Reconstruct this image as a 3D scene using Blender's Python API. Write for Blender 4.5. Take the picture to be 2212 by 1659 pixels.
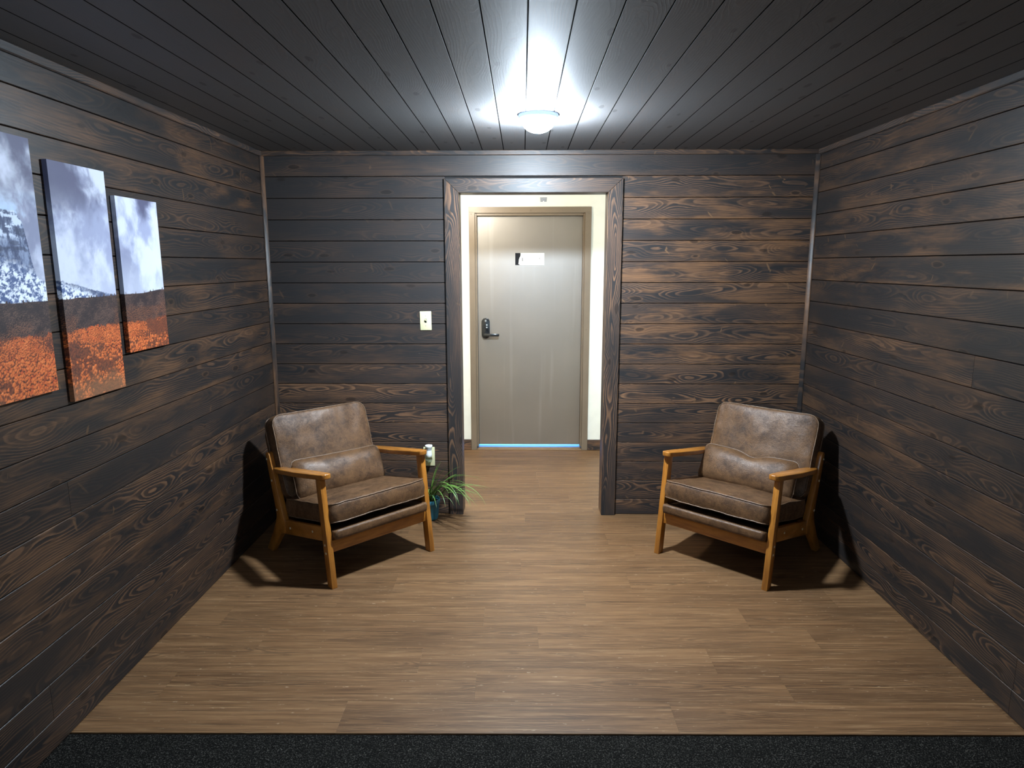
import bpy, bmesh, math, random
import numpy as np
from mathutils import Vector, Matrix, noise as mnoise

for o in list(bpy.data.objects):
    bpy.data.objects.remove(o, do_unlink=True)
scene = bpy.context.scene
COL = scene.collection

# ------------------------------------------------------------------ camera
IMG_W, IMG_H = 2212, 1659
FPX, PITCH, YAW, ROLL, CAM_H, CAM_D = 1441.5, 0.17771, -0.01567, -0.0014, 1.697, 4.379
cp, sp, cy_, sy_ = math.cos(PITCH), math.sin(PITCH), math.cos(YAW), math.sin(YAW)
fw = Vector((sy_ * cp, cy_ * cp, -sp)); rt = Vector((cy_, -sy_, 0)); up = rt.cross(fw)
rt2 = rt * math.cos(ROLL) + up * math.sin(ROLL); up2 = -rt * math.sin(ROLL) + up * math.cos(ROLL)
cam_d = bpy.data.cameras.new('camera'); cam = bpy.data.objects.new('camera', cam_d); COL.objects.link(cam)
cam_d.sensor_fit = 'HORIZONTAL'; cam_d.sensor_width = 36.0; cam_d.lens = FPX / IMG_W * 36.0
cam_d.clip_start = 0.05; cam_d.clip_end = 100
mw = Matrix((( rt2.x, up2.x, -fw.x, 0.0), (rt2.y, up2.y, -fw.y, -CAM_D), (rt2.z, up2.z, -fw.z, CAM_H), (0, 0, 0, 1)))
cam.matrix_world = mw
scene.camera = cam

# ------------------------------------------------------------------ world, lights, exposure
world = bpy.data.worlds.new('world'); scene.world = world; world.use_nodes = True
bg = world.node_tree.nodes['Background']
bg.inputs[0].default_value = (0.62, 0.80, 1.0, 1); bg.inputs[1].default_value = 0.05

scene.view_settings.view_transform = 'Standard'
scene.view_settings.look = 'None'
scene.view_settings.exposure = 0.0
scene.view_settings.gamma = 1.0
scene.view_settings.use_curve_mapping = False

def area(name, loc, target, sx, sy, power, color, spread=math.pi):
    d = bpy.data.lights.new(name, 'AREA'); d.shape = 'RECTANGLE'; d.size = sx; d.size_y = sy
    d.energy = power; d.color = color; d.spread = spread
    o = bpy.data.objects.new(name, d); COL.objects.link(o); o.location = loc
    o.rotation_euler = (Vector(target) - Vector(loc)).to_track_quat('-Z', 'Y').to_euler()
    return o

def point(name, loc, power, color, radius):
    d = bpy.data.lights.new(name, 'POINT'); d.energy = power; d.color = color; d.shadow_soft_size = radius
    o = bpy.data.objects.new(name, d); COL.objects.link(o); o.location = loc
    return o

LAMP_STRENGTH = 2200.0
LAMP_COLOR = (0.73, 0.87, 1.0, 1)
# glazed entrance of the lobby behind the photographer: low, wide daylight
area('lobby_window_daylight', (0.35, -8.2, 1.05), (0.2, 0, 1.05), 4.6, 1.8, 40, (0.55, 0.80, 1.0))
# unseen lobby lights; the left one added to brighten the canvas edges
point('unseen_lobby_light', (-1.00, -3.4, 2.30), 20, (0.72, 0.86, 1.0), 0.10)
point('unseen_lobby_light', (0.90, -3.9, 2.30), 7, (1.0, 0.93, 0.84), 0.10)
# corridor: warm ceiling lamp left of the opening, unseen cool light added at its right end
point('corridor_ceiling_lamp', (-0.54, 0.72, 2.32), 50, (1.0, 0.94, 0.82), 0.08)
area('corridor_added_cool_light', (2.25, 0.88, 1.55), (0.0, 0.95, 1.5), 1.1, 1.4, 30, (0.60, 0.79, 1.0))
# daylight outside the brown door
area('daylight_behind_door', (0.06, 2.10, 0.60), (0.06, 1.75, 0.0), 1.0, 0.4, 70, (0.07, 0.30, 1.0))

# ------------------------------------------------------------------ room dimensions (metres)
XL, XR, CEIL = -1.659, 1.854, 2.401
B = 0.1334                     # exposed width of a wall board
YB = 1.617                     # corridor far wall
YEND = -5.2                    # how far the side walls and ceiling run behind the camera
rng = random.Random(7)

# ------------------------------------------------------------------ object helpers
def tag(o, label=None, cat=None, group=None, kind=None):
    if label: o['label'] = label
    if cat: o['category'] = cat
    if group: o['group'] = group
    if kind: o['kind'] = kind
    return o

def empty(name, loc=(0, 0, 0), rz=0.0):
    o = bpy.data.objects.new(name, None); COL.objects.link(o)
    o.location = loc; o.rotation_euler = (0, 0, rz); o.empty_display_size = 0.05
    return o

def obj_from_mesh(name, me, mat=None, parent=None, smooth=None):
    o = bpy.data.objects.new(name, me); COL.objects.link(o)
    if mat is not None and not me.materials: me.materials.append(mat)
    if parent is not None: o.parent = parent
    if smooth is not None:
        me.polygons.foreach_set('use_smooth', [True] * len(me.polygons))
        if smooth < 180:
            try: me.set_sharp_from_angle(angle=math.radians(smooth))
            except Exception: pass
    return o

def pyd(name, verts, faces, mat, parent=None, smooth=None, loc=None):
    me = bpy.data.meshes.new(name); me.from_pydata([tuple(v) for v in verts], [], faces); me.update()
    o = obj_from_mesh(name, me, mat, parent, smooth)
    if loc is not None: o.location = loc
    return o

def bm_obj(name, bm, mat, parent=None, smooth=None):
    bmesh.ops.recalc_face_normals(bm, faces=bm.faces)
    me = bpy.data.meshes.new(name); bm.to_mesh(me); bm.free()
    return obj_from_mesh(name, me, mat, parent, smooth)

def bm_box(bm, x0, x1, y0, y1, z0, z1, bev=0.0, seg=1, f=None):
    r = bmesh.ops.create_cube(bm, size=1.0)
    for v in r['verts']:
        v.co = Vector((x0 + (v.co.x + .5) * (x1 - x0), y0 + (v.co.y + .5) * (y1 - y0), z0 + (v.co.z + .5) * (z1 - z0)))
    vs = r['verts']
    if bev > 0:
        es = list({e for v in vs for e in v.link_edges})
        rr = bmesh.ops.bevel(bm, geom=es, offset=bev, segments=seg, profile=.5, affect='EDGES')
        vs = list({v for fc in rr['faces'] for v in fc.verts} | {v for v in vs if v.is_valid})
    if f:
        for v in vs: v.co = Vector(f(v.co))
    return vs

def box(name, x0, x1, y0, y1, z0, z1, mat, parent=None, bev=0.0, seg=1, f=None):
    bm = bmesh.new(); bm_box(bm, x0, x1, y0, y1, z0, z1, bev, seg)
    if f:
        for v in bm.verts: v.co = Vector(f(v.co))
    return bm_obj(name, bm, mat, parent, 40 if bev else None)

def prism(name, poly, lo, hi, mat, parent=None, axis='X', bev=0.0, seg=2, f=None):
    """poly of 2D points extruded along axis from lo to hi."""
    bm = bmesh.new()
    def P(a, b, h):
        return {'X': (h, a, b), 'Y': (a, h, b), 'Z': (a, b, h)}[axis]
    v0 = [bm.verts.new(P(a, b, lo)) for a, b in poly]; v1 = [bm.verts.new(P(a, b, hi)) for a, b in poly]
    n = len(poly)
    bm.faces.new(v0[::-1]); bm.faces.new(v1)
    for i in range(n): bm.faces.new((v0[i], v0[(i + 1) % n], v1[(i + 1) % n], v1[i]))
    bmesh.ops.recalc_face_normals(bm, faces=bm.faces)
    if bev > 0:
        bmesh.ops.bevel(bm, geom=list(bm.edges), offset=bev, segments=seg, profile=.5, affect='EDGES', clamp_overlap=True)
    if f:
        for v in bm.verts: v.co = Vector(f(v.co))
    return bm_obj(name, bm, mat, parent, 35 if bev else None)

def lathe_geo(profile, n=32, c=(0, 0, 0), axis='Z'):
    vs, fs = [], []
    for r, z in profile:
        for k in range(n):
            a = 2 * math.pi * k / n
            p = (r * math.cos(a), r * math.sin(a), z)
            if axis == 'Y': p = (p[0], z, p[1])
            if axis == 'X': p = (z, p[0], p[1])
            vs.append((p[0] + c[0], p[1] + c[1], p[2] + c[2]))
    m = len(profile)
    for i in range(m - 1):
        for k in range(n):
            k2 = (k + 1) % n
            fs.append((i * n + k, i * n + k2, (i + 1) * n + k2, (i + 1) * n + k))
    return vs, fs

def lathe(name, profile, mat, parent=None, n=32, c=(0, 0, 0), axis='Z', smooth=40):
    vs, fs = lathe_geo(profile, n, c, axis)
    bm = bmesh.new(); bv = [bm.verts.new(v) for v in vs]
    for f in fs:
        try: bm.faces.new([bv[i] for i in f])
        except ValueError: pass
    bmesh.ops.remove_doubles(bm, verts=bm.verts, dist=1e-6)
    return bm_obj(name, bm, mat, parent, smooth)

def tube_geo(pts, r, n=6, closed=False):
    pts = [Vector(p) for p in pts]; m = len(pts); vs, fs = [], []
    for i, p in enumerate(pts):
        a = pts[(i - 1) % m] if (closed or i > 0) else p
        b = pts[(i + 1) % m] if (closed or i < m - 1) else p
        t = (b - a).normalized()
        u = t.cross(Vector((0.13, 0.37, 0.92))).normalized(); w = t.cross(u)
        for k in range(n):
            an = 2 * math.pi * k / n
            vs.append(p + (u * math.cos(an) + w * math.sin(an)) * r)
    for i in range(m if closed else m - 1):
        j = (i + 1) % m
        for k in range(n):
            k2 = (k + 1) % n
            fs.append((i * n + k, i * n + k2, j * n + k2, j * n + k))
    if not closed:
        fs.append(tuple(range(n))[::-1]); fs.append(tuple((m - 1) * n + k for k in range(n)))
    return vs, fs

# ------------------------------------------------------------------ material graph helper
class G:
    def __init__(s, name):
        s.mat = bpy.data.materials.new(name); s.mat.use_nodes = True
        s.nt = s.mat.node_tree; s.b = s.nt.nodes['Principled BSDF']
    def n(s, t, **kw):
        nd = s.nt.nodes.new(t)
        for k, v in kw.items(): setattr(nd, k, v)
        return nd
    def put(s, sock, v):
        if v is None: return
        if isinstance(v, bpy.types.NodeSocket): s.nt.links.new(v, sock)
        elif isinstance(v, (tuple, list)) and len(v) == 3 and sock.type == 'RGBA': sock.default_value = (*v, 1)
        else: sock.default_value = v
    def m(s, op, a, b=None, c=None, clamp=False):
        nd = s.n('ShaderNodeMath', operation=op, use_clamp=clamp)
        s.put(nd.inputs[0], a); s.put(nd.inputs[1], b); s.put(nd.inputs[2], c)
        return nd.outputs[0]
    def xyz(s, x=0.0, y=0.0, z=0.0):
        nd = s.n('ShaderNodeCombineXYZ'); s.put(nd.inputs[0], x); s.put(nd.inputs[1], y); s.put(nd.inputs[2], z)
        return nd.outputs[0]
    def sep(s, v):
        nd = s.n('ShaderNodeSeparateXYZ'); s.put(nd.inputs[0], v); return nd.outputs
    def noise(s, v, scale=1.0, detail=2.0, rough=0.5, dist=0.0):
        nd = s.n('ShaderNodeTexNoise'); s.put(nd.inputs['Vector'], v)
        nd.inputs['Scale'].default_value = scale; nd.inputs['Detail'].default_value = detail
        nd.inputs['Roughness'].default_value = rough; nd.inputs['Distortion'].default_value = dist
        return nd.outputs['Fac']
    def vor(s, v, scale=1.0, feature='F1', dim='3D'):
        nd = s.n('ShaderNodeTexVoronoi', feature=feature, voronoi_dimensions=dim); s.put(nd.inputs['Vector'], v)
        nd.inputs['Scale'].default_value = scale
        return nd.outputs
    def ramp(s, f, stops, interp='LINEAR'):
        nd = s.n('ShaderNodeValToRGB'); nd.color_ramp.interpolation = interp
        e = nd.color_ramp.elements
        while len(e) < len(stops): e.new(0.5)
        for i, (p, c) in enumerate(stops):
            e[i].position = p
            e[i].color = (*c, 1) if isinstance(c, (tuple, list)) else (c, c, c, 1)
        s.put(nd.inputs[0], f); return nd.outputs[0]
    def ss(s, f, a, b, lo=0.0, hi=1.0):
        nd = s.n('ShaderNodeMapRange', interpolation_type='SMOOTHSTEP'); s.put(nd.inputs[0], f)
        for i, v in zip((1, 2, 3, 4), (a, b, lo, hi)): nd.inputs[i].default_value = v
        return nd.outputs[0]
    def mix(s, f, a, b, blend='MIX'):
        nd = s.n('ShaderNodeMix', data_type='RGBA', blend_type=blend)
        s.put(nd.inputs[0], f); s.put(nd.inputs[6], a); s.put(nd.inputs[7], b)
        return nd.outputs[2]
    def attr(s, name):
        nd = s.n('ShaderNodeAttribute', attribute_type='OBJECT', attribute_name=name); return nd.outputs['Fac']
    def uv(s): return s.n('ShaderNodeTexCoord').outputs['UV']
    def obj(s): return s.n('ShaderNodeTexCoord').outputs['Object']
    def bump(s, h, strength=0.3, dist=0.002):
        nd = s.n('ShaderNodeBump'); nd.inputs['Strength'].default_value = strength; nd.inputs['Distance'].default_value = dist
        s.put(nd.inputs['Height'], h); s.put(s.b.inputs['Normal'], nd.outputs[0])
    def set(s, **kw):
        for k, v in kw.items(): s.put(s.b.inputs[k.replace('_', ' ')], v)
        return s.mat

def plain(name, color, rough=0.5, metal=0.0, var=0.06, scale=14.0, spec=0.5, bump=0.0):
    g = G(name); f = g.noise(g.obj(), scale, 3.0)
    c = g.mix(g.ss(f, .3, .7), tuple(max(0, x * (1 - var)) for x in color), tuple(min(1, x * (1 + var)) for x in color))
    g.set(Base_Color=c, Roughness=rough, Metallic=metal)
    g.b.inputs['Specular IOR Level'].default_value = spec
    if bump: g.bump(g.noise(g.obj(), scale * 20, 2.0), bump, 0.001)
    return g.mat

# --- dark stained pine boards (seed / grain / warm are per board)
def stained_pine(name='dark stained pine', dark=(0.0238, 0.0219, 0.0219), rbase=.36, spec=.26, coat=.0, coatr=.30):
    g = G(name); u, v, _ = g.sep(g.uv())
    seed, grain, warm = g.attr('seed'), g.attr('grain'), g.attr('warm')
    U = g.m('MULTIPLY_ADD', seed, 41.0, u)
    s50 = g.m('MULTIPLY', seed, 53.0)
    low1 = g.m('SUBTRACT', g.noise(g.xyz(g.m('MULTIPLY', U, 1.3), s50), 1, 1.0), 0.5)
    low2 = g.m('SUBTRACT', g.noise(g.xyz(g.m('MULTIPLY', U, 2.3), g.m('ADD', s50, 17.3)), 1, 1.0), 0.5)
    wob = g.m('SUBTRACT', g.noise(g.xyz(g.m('MULTIPLY', U, 6.0), g.m('MULTIPLY', v, 26.0), s50), 1, 3.0), 0.5)
    # knots
    kv = g.vor(g.xyz(g.m('MULTIPLY', U, 2.6), g.m('MULTIPLY_ADD', v, 6.5, g.m('MULTIPLY', seed, 31.0))), 1.0, dim='2D')
    kr, kg, kb = g.sep(kv['Color'])
    kd = g.m('ADD', kv['Distance'], g.m('MULTIPLY', wob, 0.20))
    kon = g.m('GREATER_THAN', kr, 0.40)
    kb1 = g.m('MULTIPLY', g.m('EXPONENT', g.m('MULTIPLY', g.m('POWER', g.m('DIVIDE', kd, 0.20), 2.0), -1.0)), kon)
    c = g.m('ADD', g.m('MULTIPLY_ADD', low1, 0.20, v), g.m('MULTIPLY', g.m('SUBTRACT', g.m('FRACT', g.m('MULTIPLY', seed, 7.7)), 0.5), 0.07))
    d = g.m('MULTIPLY_ADD', low2, 0.11, 0.035)
    r = g.m('SQRT', g.m('ADD', g.m('MULTIPLY', c, c), g.m('MULTIPLY', d, d)))
    r = g.m('MULTIPLY_ADD', wob, 0.012, r)
    r = g.m('MULTIPLY_ADD', kb1, 0.020, r)
    ring = g.m('FRACT', g.m('DIVIDE', r, 0.0085))
    line = g.ramp(ring, [(0.0, 0.0), (0.50, 0.10), (0.80, 1.0), (0.93, 0.85), (1.0, 0.0)])
    fib = g.noise(g.xyz(g.m('MULTIPLY', U, 4.0), g.m('MULTIPLY', v, 250.0), s50), 1, 4.0, 0.65)
    blo = g.noise(g.xyz(g.m('MULTIPLY', U, 2.4), g.m('MULTIPLY', v, 11.0), s50), 1, 4.0, 0.6)
    blo2 = g.noise(g.xyz(g.m('MULTIPLY', U, 1.5), g.m('MULTIPLY', v, 7.0), g.m('ADD', s50, 9.0)), 1, 2.0)
    edge = g.ss(g.m('ABSOLUTE', v), 0.035, 0.066)
    wm = g.m('MULTIPLY', g.m('ADD', g.ss(blo, 0.44, 0.68), g.m('MULTIPLY', edge, 0.22)), warm, clamp=True)
    wm = g.m('MULTIPLY', wm, g.ss(fib, 0.30, 0.66, 0.25, 1.25), clamp=True)
    col = g.mix(wm, dark, (0.165, 0.082, 0.040))
    lm = g.m('MULTIPLY', g.m('MULTIPLY', line, grain), g.m('MULTIPLY_ADD', g.ss(blo2, 0.36, 0.62), 0.85, 0.15), clamp=True)
    lm = g.m('MULTIPLY', lm, g.ss(fib, 0.28, 0.62, 0.45, 1.15), clamp=True)
    col = g.mix(lm, col, (0.215, 0.112, 0.060))
    kcore = g.m('MULTIPLY', g.ss(kd, 0.05, 0.085, 1.0, 0.0), kon)
    krim = g.m('MULTIPLY', g.m('MULTIPLY', g.ss(kd, 0.115, 0.085), g.ss(kd, 0.05, 0.085)), kon)
    krim = g.m('MULTIPLY', g.m('MULTIPLY', krim, g.m('GREATER_THAN', kg, 0.45)), g.m('MULTIPLY_ADD', warm, 0.25, 0.03), clamp=True)
    col = g.mix(g.m('MULTIPLY', kcore, 0.55), col, (0.014, 0.010, 0.008))
    col = g.mix(krim, col, (0.24, 0.12, 0.055))
    # short pale slashes where the stain did not take
    sv = g.vor(g.xyz(g.m('MULTIPLY', g.m('MULTIPLY_ADD', v, g.m('MULTIPLY_ADD', kg, 2.0, -1.0), U), 9.0), g.m('MULTIPLY_ADD', v, 11.0, g.m('MULTIPLY', seed, 19.0))), 1.0, dim='2D')
    s1, s2, s3 = g.sep(sv['Color'])
    px, py, pz = g.sep(sv['Position'])
    sdx = g.m('SUBTRACT', g.m('MULTIPLY', g.m('MULTIPLY_ADD', v, g.m('MULTIPLY_ADD', kg, 2.0, -1.0), U), 9.0), px)
    sdy = g.m('SUBTRACT', g.m('MULTIPLY_ADD', v, 11.0, g.m('MULTIPLY', seed, 19.0)), py)
    sl1 = g.m('ADD', g.m('POWER', g.m('DIVIDE', g.m('ADD', sdx, g.m('MULTIPLY', wob, 0.14)), g.m('MULTIPLY_ADD', s2, 0.07, 0.025)), 2.0), g.m('POWER', g.m('DIVIDE', sdy, g.m('MULTIPLY_ADD', s3, 0.30, 0.12)), 2.0))
    slash = g.m('MULTIPLY', g.ss(sl1, 1.0, 0.2), g.m('GREATER_THAN', s1, 0.93))
    col = g.mix(g.m('MULTIPLY', slash, g.m('MULTIPLY_ADD', warm, 0.75, 0.10), clamp=True), col, (0.170, 0.094, 0.048))
    # stray lighter scratches in the stain
    scr = g.noise(g.xyz(g.m('MULTIPLY', U, 30.0), g.m('MULTIPLY', v, 90.0), s50), 1, 3.0)
    col = g.mix(g.ss(scr, 0.76, 0.82, 0.0, 0.35), col, (0.20, 0.16, 0.13))
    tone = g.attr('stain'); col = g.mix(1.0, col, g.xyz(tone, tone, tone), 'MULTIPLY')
    g.set(Base_Color=col, Roughness=g.m('MULTIPLY_ADD', fib, 0.14, rbase))
    g.b.inputs['Specular IOR Level'].default_value = spec
    g.b.inputs['Coat Weight'].default_value = coat; g.b.inputs['Coat Roughness'].default_value = coatr
    g.bump(g.m('ADD', g.m('MULTIPLY', line, 0.5), fib), 0.22, 0.0007)
    return g.mat

def vinyl_oak():
    g = G('oak look vinyl plank'); u, v, _ = g.sep(g.uv()); seed = g.attr('seed')
    U = g.m('MULTIPLY_ADD', seed, 61.0, u); s50 = g.m('MULTIPLY', seed, 47.0)
    low1 = g.m('SUBTRACT', g.noise(g.xyz(g.m('MULTIPLY', U, 1.0), s50), 1, 1.0), 0.5)
    low2 = g.m('SUBTRACT', g.noise(g.xyz(g.m('MULTIPLY', U, 2.0), g.m('ADD', s50, 11.0)), 1, 1.0), 0.5)
    wob = g.m('SUBTRACT', g.noise(g.xyz(g.m('MULTIPLY', U, 9.0), g.m('MULTIPLY', v, 40.0), s50), 1, 3.0), 0.5)
    c = g.m('MULTIPLY_ADD', low1, 0.30, v); d = g.m('MULTIPLY_ADD', low2, 0.09, 0.02)
    r = g.m('SQRT', g.m('ADD', g.m('MULTIPLY', c, c), g.m('MULTIPLY', d, d)))
    r = g.m('MULTIPLY_ADD', wob, 0.014, r)
    ring = g.m('FRACT', g.m('DIVIDE', r, 0.0085))
    line = g.ramp(ring, [(0.0, 0.2), (0.35, 0.0), (0.7, 1.0), (0.9, 0.8), (1.0, 0.2)])
    fib = g.noise(g.xyz(g.m('MULTIPLY', U, 5.0), g.m('MULTIPLY', v, 190.0), s50), 1, 4.0, 0.65)
    fib2 = g.noise(g.xyz(g.m('MULTIPLY', U, 2.0), g.m('MULTIPLY', v, 55.0), g.m('ADD', s50, 5.0)), 1, 4.0, 0.6)
    blo = g.noise(g.xyz(g.m('MULTIPLY', U, 1.6), g.m('MULTIPLY', v, 14.0), s50), 1, 3.0)
    tone = g.m('MULTIPLY_ADD', g.m('FRACT', g.m('MULTIPLY', seed, 13.3)), 0.10, g.m('MULTIPLY_ADD', fib2, 0.75, 0.09))
    col = g.ramp(tone, [(0.28, (0.060, 0.0290, 0.0125)), (0.46, (0.134, 0.0675, 0.0290)), (0.72, (0.218, 0.116, 0.052))])
    lm = g.m('MULTIPLY', line, g.ss(blo, 0.44, 0.58))
    col = g.mix(g.m('MULTIPLY', lm, 0.80), col, (0.070, 0.036, 0.017))
    dst = g.noise(g.xyz(g.m('MULTIPLY', U, 1.3), g.m('MULTIPLY', v, 75.0), g.m('ADD', s50, 31.0)), 1, 3.0, 0.6)
    col = g.mix(g.ss(dst, 0.58, 0.74, 0.0, 0.60), col, (0.062, 0.034, 0.018))
    col = g.mix(g.ss(fib, 0.52, 0.80, 0.0, 0.80), col, (0.35, 0.220, 0.112))
    col = g.mix(g.ss(fib, 0.46, 0.28, 0.0, 0.85), col, (0.060, 0.031, 0.015))
    scr = g.noise(g.xyz(g.m('MULTIPLY', U, 22.0), g.m('MULTIPLY', v, 95.0), s50), 1, 4.0, 0.6)
    col = g.mix(g.ss(scr, 0.66, 0.74, 0.0, 0.55), col, (0.46, 0.34, 0.22))
    g.set(Base_Color=col, Roughness=g.m('MULTIPLY_ADD', fib, 0.16, 0.38))
    g.b.inputs['Specular IOR Level'].default_value = 0.26
    g.bump(fib, 0.12, 0.0005)
    return g.mat

def frame_wood(name='honey stained rubberwood', perm=(0, 1, 2)):
    g = G(name); p = g.obj(); _q = g.sep(p); x, y, z = _q[perm[0]], _q[perm[1]], _q[perm[2]]
    f = g.noise(g.xyz(g.m('MULTIPLY', x, 60.0), g.m('MULTIPLY', y, 16.0), g.m('MULTIPLY', z, 7.0)), 1, 4.0, 0.6)
    sp_ = g.noise(g.xyz(g.m('MULTIPLY', x, 300.0), g.m('MULTIPLY', y, 300.0), g.m('MULTIPLY', z, 40.0)), 1, 2.0)
    col = g.ramp(f, [(0.25, (0.215, 0.073, 0.011)), (0.55, (0.375, 0.140, 0.021)), (0.8, (0.47, 0.198, 0.034))])
    col = g.mix(g.ss(sp_, 0.62, 0.75, 0.0, 0.35), col, (0.13, 0.045, 0.010))
    g.set(Base_Color=col, Roughness=0.30)
    g.b.inputs['Coat Weight'].default_value = 0.25; g.b.inputs['Coat Roughness'].default_value = 0.15
    return g.mat

def leather():
    g = G('distressed brown leather'); p = g.obj(); off = g.attr('seed')
    pv = g.n('ShaderNodeVectorMath', operation='ADD'); g.put(pv.inputs[0], p); g.put(pv.inputs[1], g.xyz(g.m('MULTIPLY', off, 9.0), off, g.m('MULTIPLY', off, 4.0)))
    p = pv.outputs[0]
    big = g.noise(p, 6.0, 3.0, 0.55, 0.8); mid = g.noise(p, 26.0, 6.0, 0.75, 0.6); fine = g.noise(p, 230.0, 4.0, 0.8)
    f = g.m('ADD', g.m('ADD', g.m('MULTIPLY', big, 0.34), g.m('MULTIPLY', mid, 0.44)), g.m('MULTIPLY', fine, 0.30))
    col = g.ramp(f, [(0.41, (0.034, 0.017, 0.0080)), (0.50, (0.078, 0.038, 0.0170)), (0.57, (0.118, 0.059, 0.0265)), (0.68, (0.165, 0.084, 0.038))])
    spk = g.noise(p, 75.0, 6.0, 0.85, 0.3)
    col = g.mix(g.ss(spk, 0.55, 0.66, 0.0, 0.65), col, (0.036, 0.020, 0.012))
    col = g.mix(g.ss(spk, 0.44, 0.34, 0.0, 0.55), col, (0.190, 0.108, 0.060))
    crk = g.vor(p, 85.0, 'DISTANCE_TO_EDGE')['Distance']
    wr = g.noise(p, 30.0, 3.0, 0.6, 1.5)
    g.set(Base_Color=col, Roughness=g.m('ADD', g.ss(f, 0.44, 0.64, 0.50, 0.34), g.m('MULTIPLY', fine, 0.10)))
    g.b.inputs['Specular IOR Level'].default_value = 0.30
    h = g.m('ADD', g.m('ADD', g.ss(crk, 0.0, 0.12, 0.0, 0.35), g.m('MULTIPLY', fine, 0.4)), g.m('MULTIPLY', wr, 1.2))
    g.bump(h, 0.35, 0.0022)
    return g.mat

def carpet_mat():
    g = G('charcoal loop carpet'); p = g.obj()
    vv = g.vor(p, 210.0); r, gg, b = g.sep(vv['Color'])
    fl = g.noise(p, 190.0, 3.0, 0.75); blot = g.noise(p, 9.0, 3.0)
    f = g.m('MULTIPLY', g.ss(fl, 0.50, 0.70), g.m('MULTIPLY_ADD', blot, 0.9, 0.4))
    col = g.mix(f, (0.0044, 0.0040, 0.0034), (0.095, 0.087, 0.074))
    g.set(Base_Color=col, Roughness=0.95); g.b.inputs['Specular IOR Level'].default_value = 0.1
    g.bump(g.m('ADD', vv['Distance'], fl), 0.9, 0.004)
    return g.mat

PINE = stained_pine(); PINE_CEIL = stained_pine('grey washed ceiling pine', (0.098, 0.097, 0.098), .57, .62, .06, .18); VINYL = vinyl_oak(); HONEY = frame_wood(); HONEY_X = frame_wood('honey rubberwood along x', (2, 1, 0)); HONEY_Y = frame_wood('honey rubberwood along y', (0, 2, 1)); LEATHER = leather(); CARPET = carpet_mat()
GROOVE = plain('painted shade in the grooves', (0.010, 0.009, 0.009), 0.85, spec=.1)  # seam shade painted as a dark colour on the ceiling plank edges
BACKING = plain('dark board backing', (0.006, 0.005, 0.005), 0.9)
PIPING = plain('worn leather piping', (0.135, 0.078, 0.043), 0.45, var=.3, scale=60)
WHITE_RIM = plain('white lamp plastic', (0.85, 0.87, 0.90), 0.35)
CREAM = plain('cream wall paint', (0.80, 0.77, 0.66), 0.55, var=.02, bump=.06)
CORR_CEIL = plain('corridor ceiling paint', (0.82, 0.80, 0.74), 0.7, var=.02)
PLATE = plain('ivory plastic plate', (0.66, 0.615, 0.37), 0.30, var=.02)
SLOT = plain('dark slot', (0.02, 0.018, 0.015), 0.6)
SCREW = plain('painted screw head', (0.45, 0.42, 0.32), 0.35, metal=.3)
BRONZE = plain('brown steel frame paint', (0.175, 0.130, 0.087), 0.38, var=.05, scale=5)
BLACKMETAL = plain('black gloss lock metal', (0.012, 0.013, 0.015), 0.14, spec=.7)
CHROME = plain('brushed steel', (0.55, 0.56, 0.58), 0.22, metal=1.0)
RUBBER = plain('black rubber', (0.012, 0.012, 0.012), 0.7)
TEAL = plain('teal plastic pot', (0.020, 0.135, 0.190), 0.38, var=.12)
SOIL = plain('dark potting soil', (0.020, 0.014, 0.010), 0.95, var=.5, scale=90)
PAPER = plain('white paper', (0.84, 0.84, 0.82), 0.8, var=.01, spec=.2)
SIGNBACK = plain('black sign backing', (0.006, 0.007, 0.010), 0.6, spec=.15)
INK = plain('grey ink', (0.012, 0.012, 0.014), 0.9, spec=.05)
INK2 = plain('washed out ink', (0.30, 0.30, 0.30), 0.8, spec=.1)
TAPE = plain('grey adhesive pad', (0.27, 0.29, 0.33), 0.6, var=.15, scale=90)
WHITEPL = plain('white plastic', (0.82, 0.83, 0.80), 0.35, var=.02)
GREYPL = plain('grey plastic', (0.42, 0.44, 0.45), 0.4, var=.03)
BOLT = plain('pale wood plug', (0.52, 0.43, 0.28), 0.5, var=.1)
CONCRETE = plain('pale concrete', (0.55, 0.55, 0.55), 0.8)

def door_paint():
    g = G('brown steel door paint'); x, y, z = g.sep(g.obj())
    drip = g.noise(g.xyz(g.m('MULTIPLY', x, 16.0), 0.0, g.m('MULTIPLY', z, 0.8)), 1, 3.0)
    f = g.noise(g.obj(), 3.0, 3.0)
    col = g.mix(g.ss(f, .3, .7), (0.118, 0.088, 0.058), (0.138, 0.103, 0.069))
    col = g.mix(g.ss(drip, 0.55, 0.75, 0.0, 0.18), col, (0.36, 0.31, 0.26))
    g.set(Base_Color=col, Roughness=g.m('MULTIPLY_ADD', g.ss(drip, .4, .7), -0.10, 0.46))
    g.b.inputs['Specular IOR Level'].default_value = 1.0
    g.b.inputs['Coat Weight'].default_value = 1.0; g.b.inputs['Coat Roughness'].default_value = 0.42; g.b.inputs['Coat IOR'].default_value = 1.95
    g.bump(g.noise(g.obj(), 320.0, 2.0), 0.08, 0.0006)
    return g.mat
DOORPAINT = door_paint()

def leaf_mat():
    g = G('spider plant leaf'); u, v, _ = g.sep(g.uv()); f = g.noise(g.obj(), 30.0, 2.0)
    mid = g.ss(g.m('ABSOLUTE', v), 0.0, 0.35)
    col = g.mix(mid, (0.20, 0.30, 0.070), (0.075, 0.165, 0.026))
    col = g.mix(g.ss(f, .35, .7, 0, .5), col, (0.045, 0.11, 0.018))
    g.set(Base_Color=col, Roughness=0.38)
    g.b.inputs['Subsurface Weight'].default_value = 0.0
    return g.mat
LEAF = leaf_mat()

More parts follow.
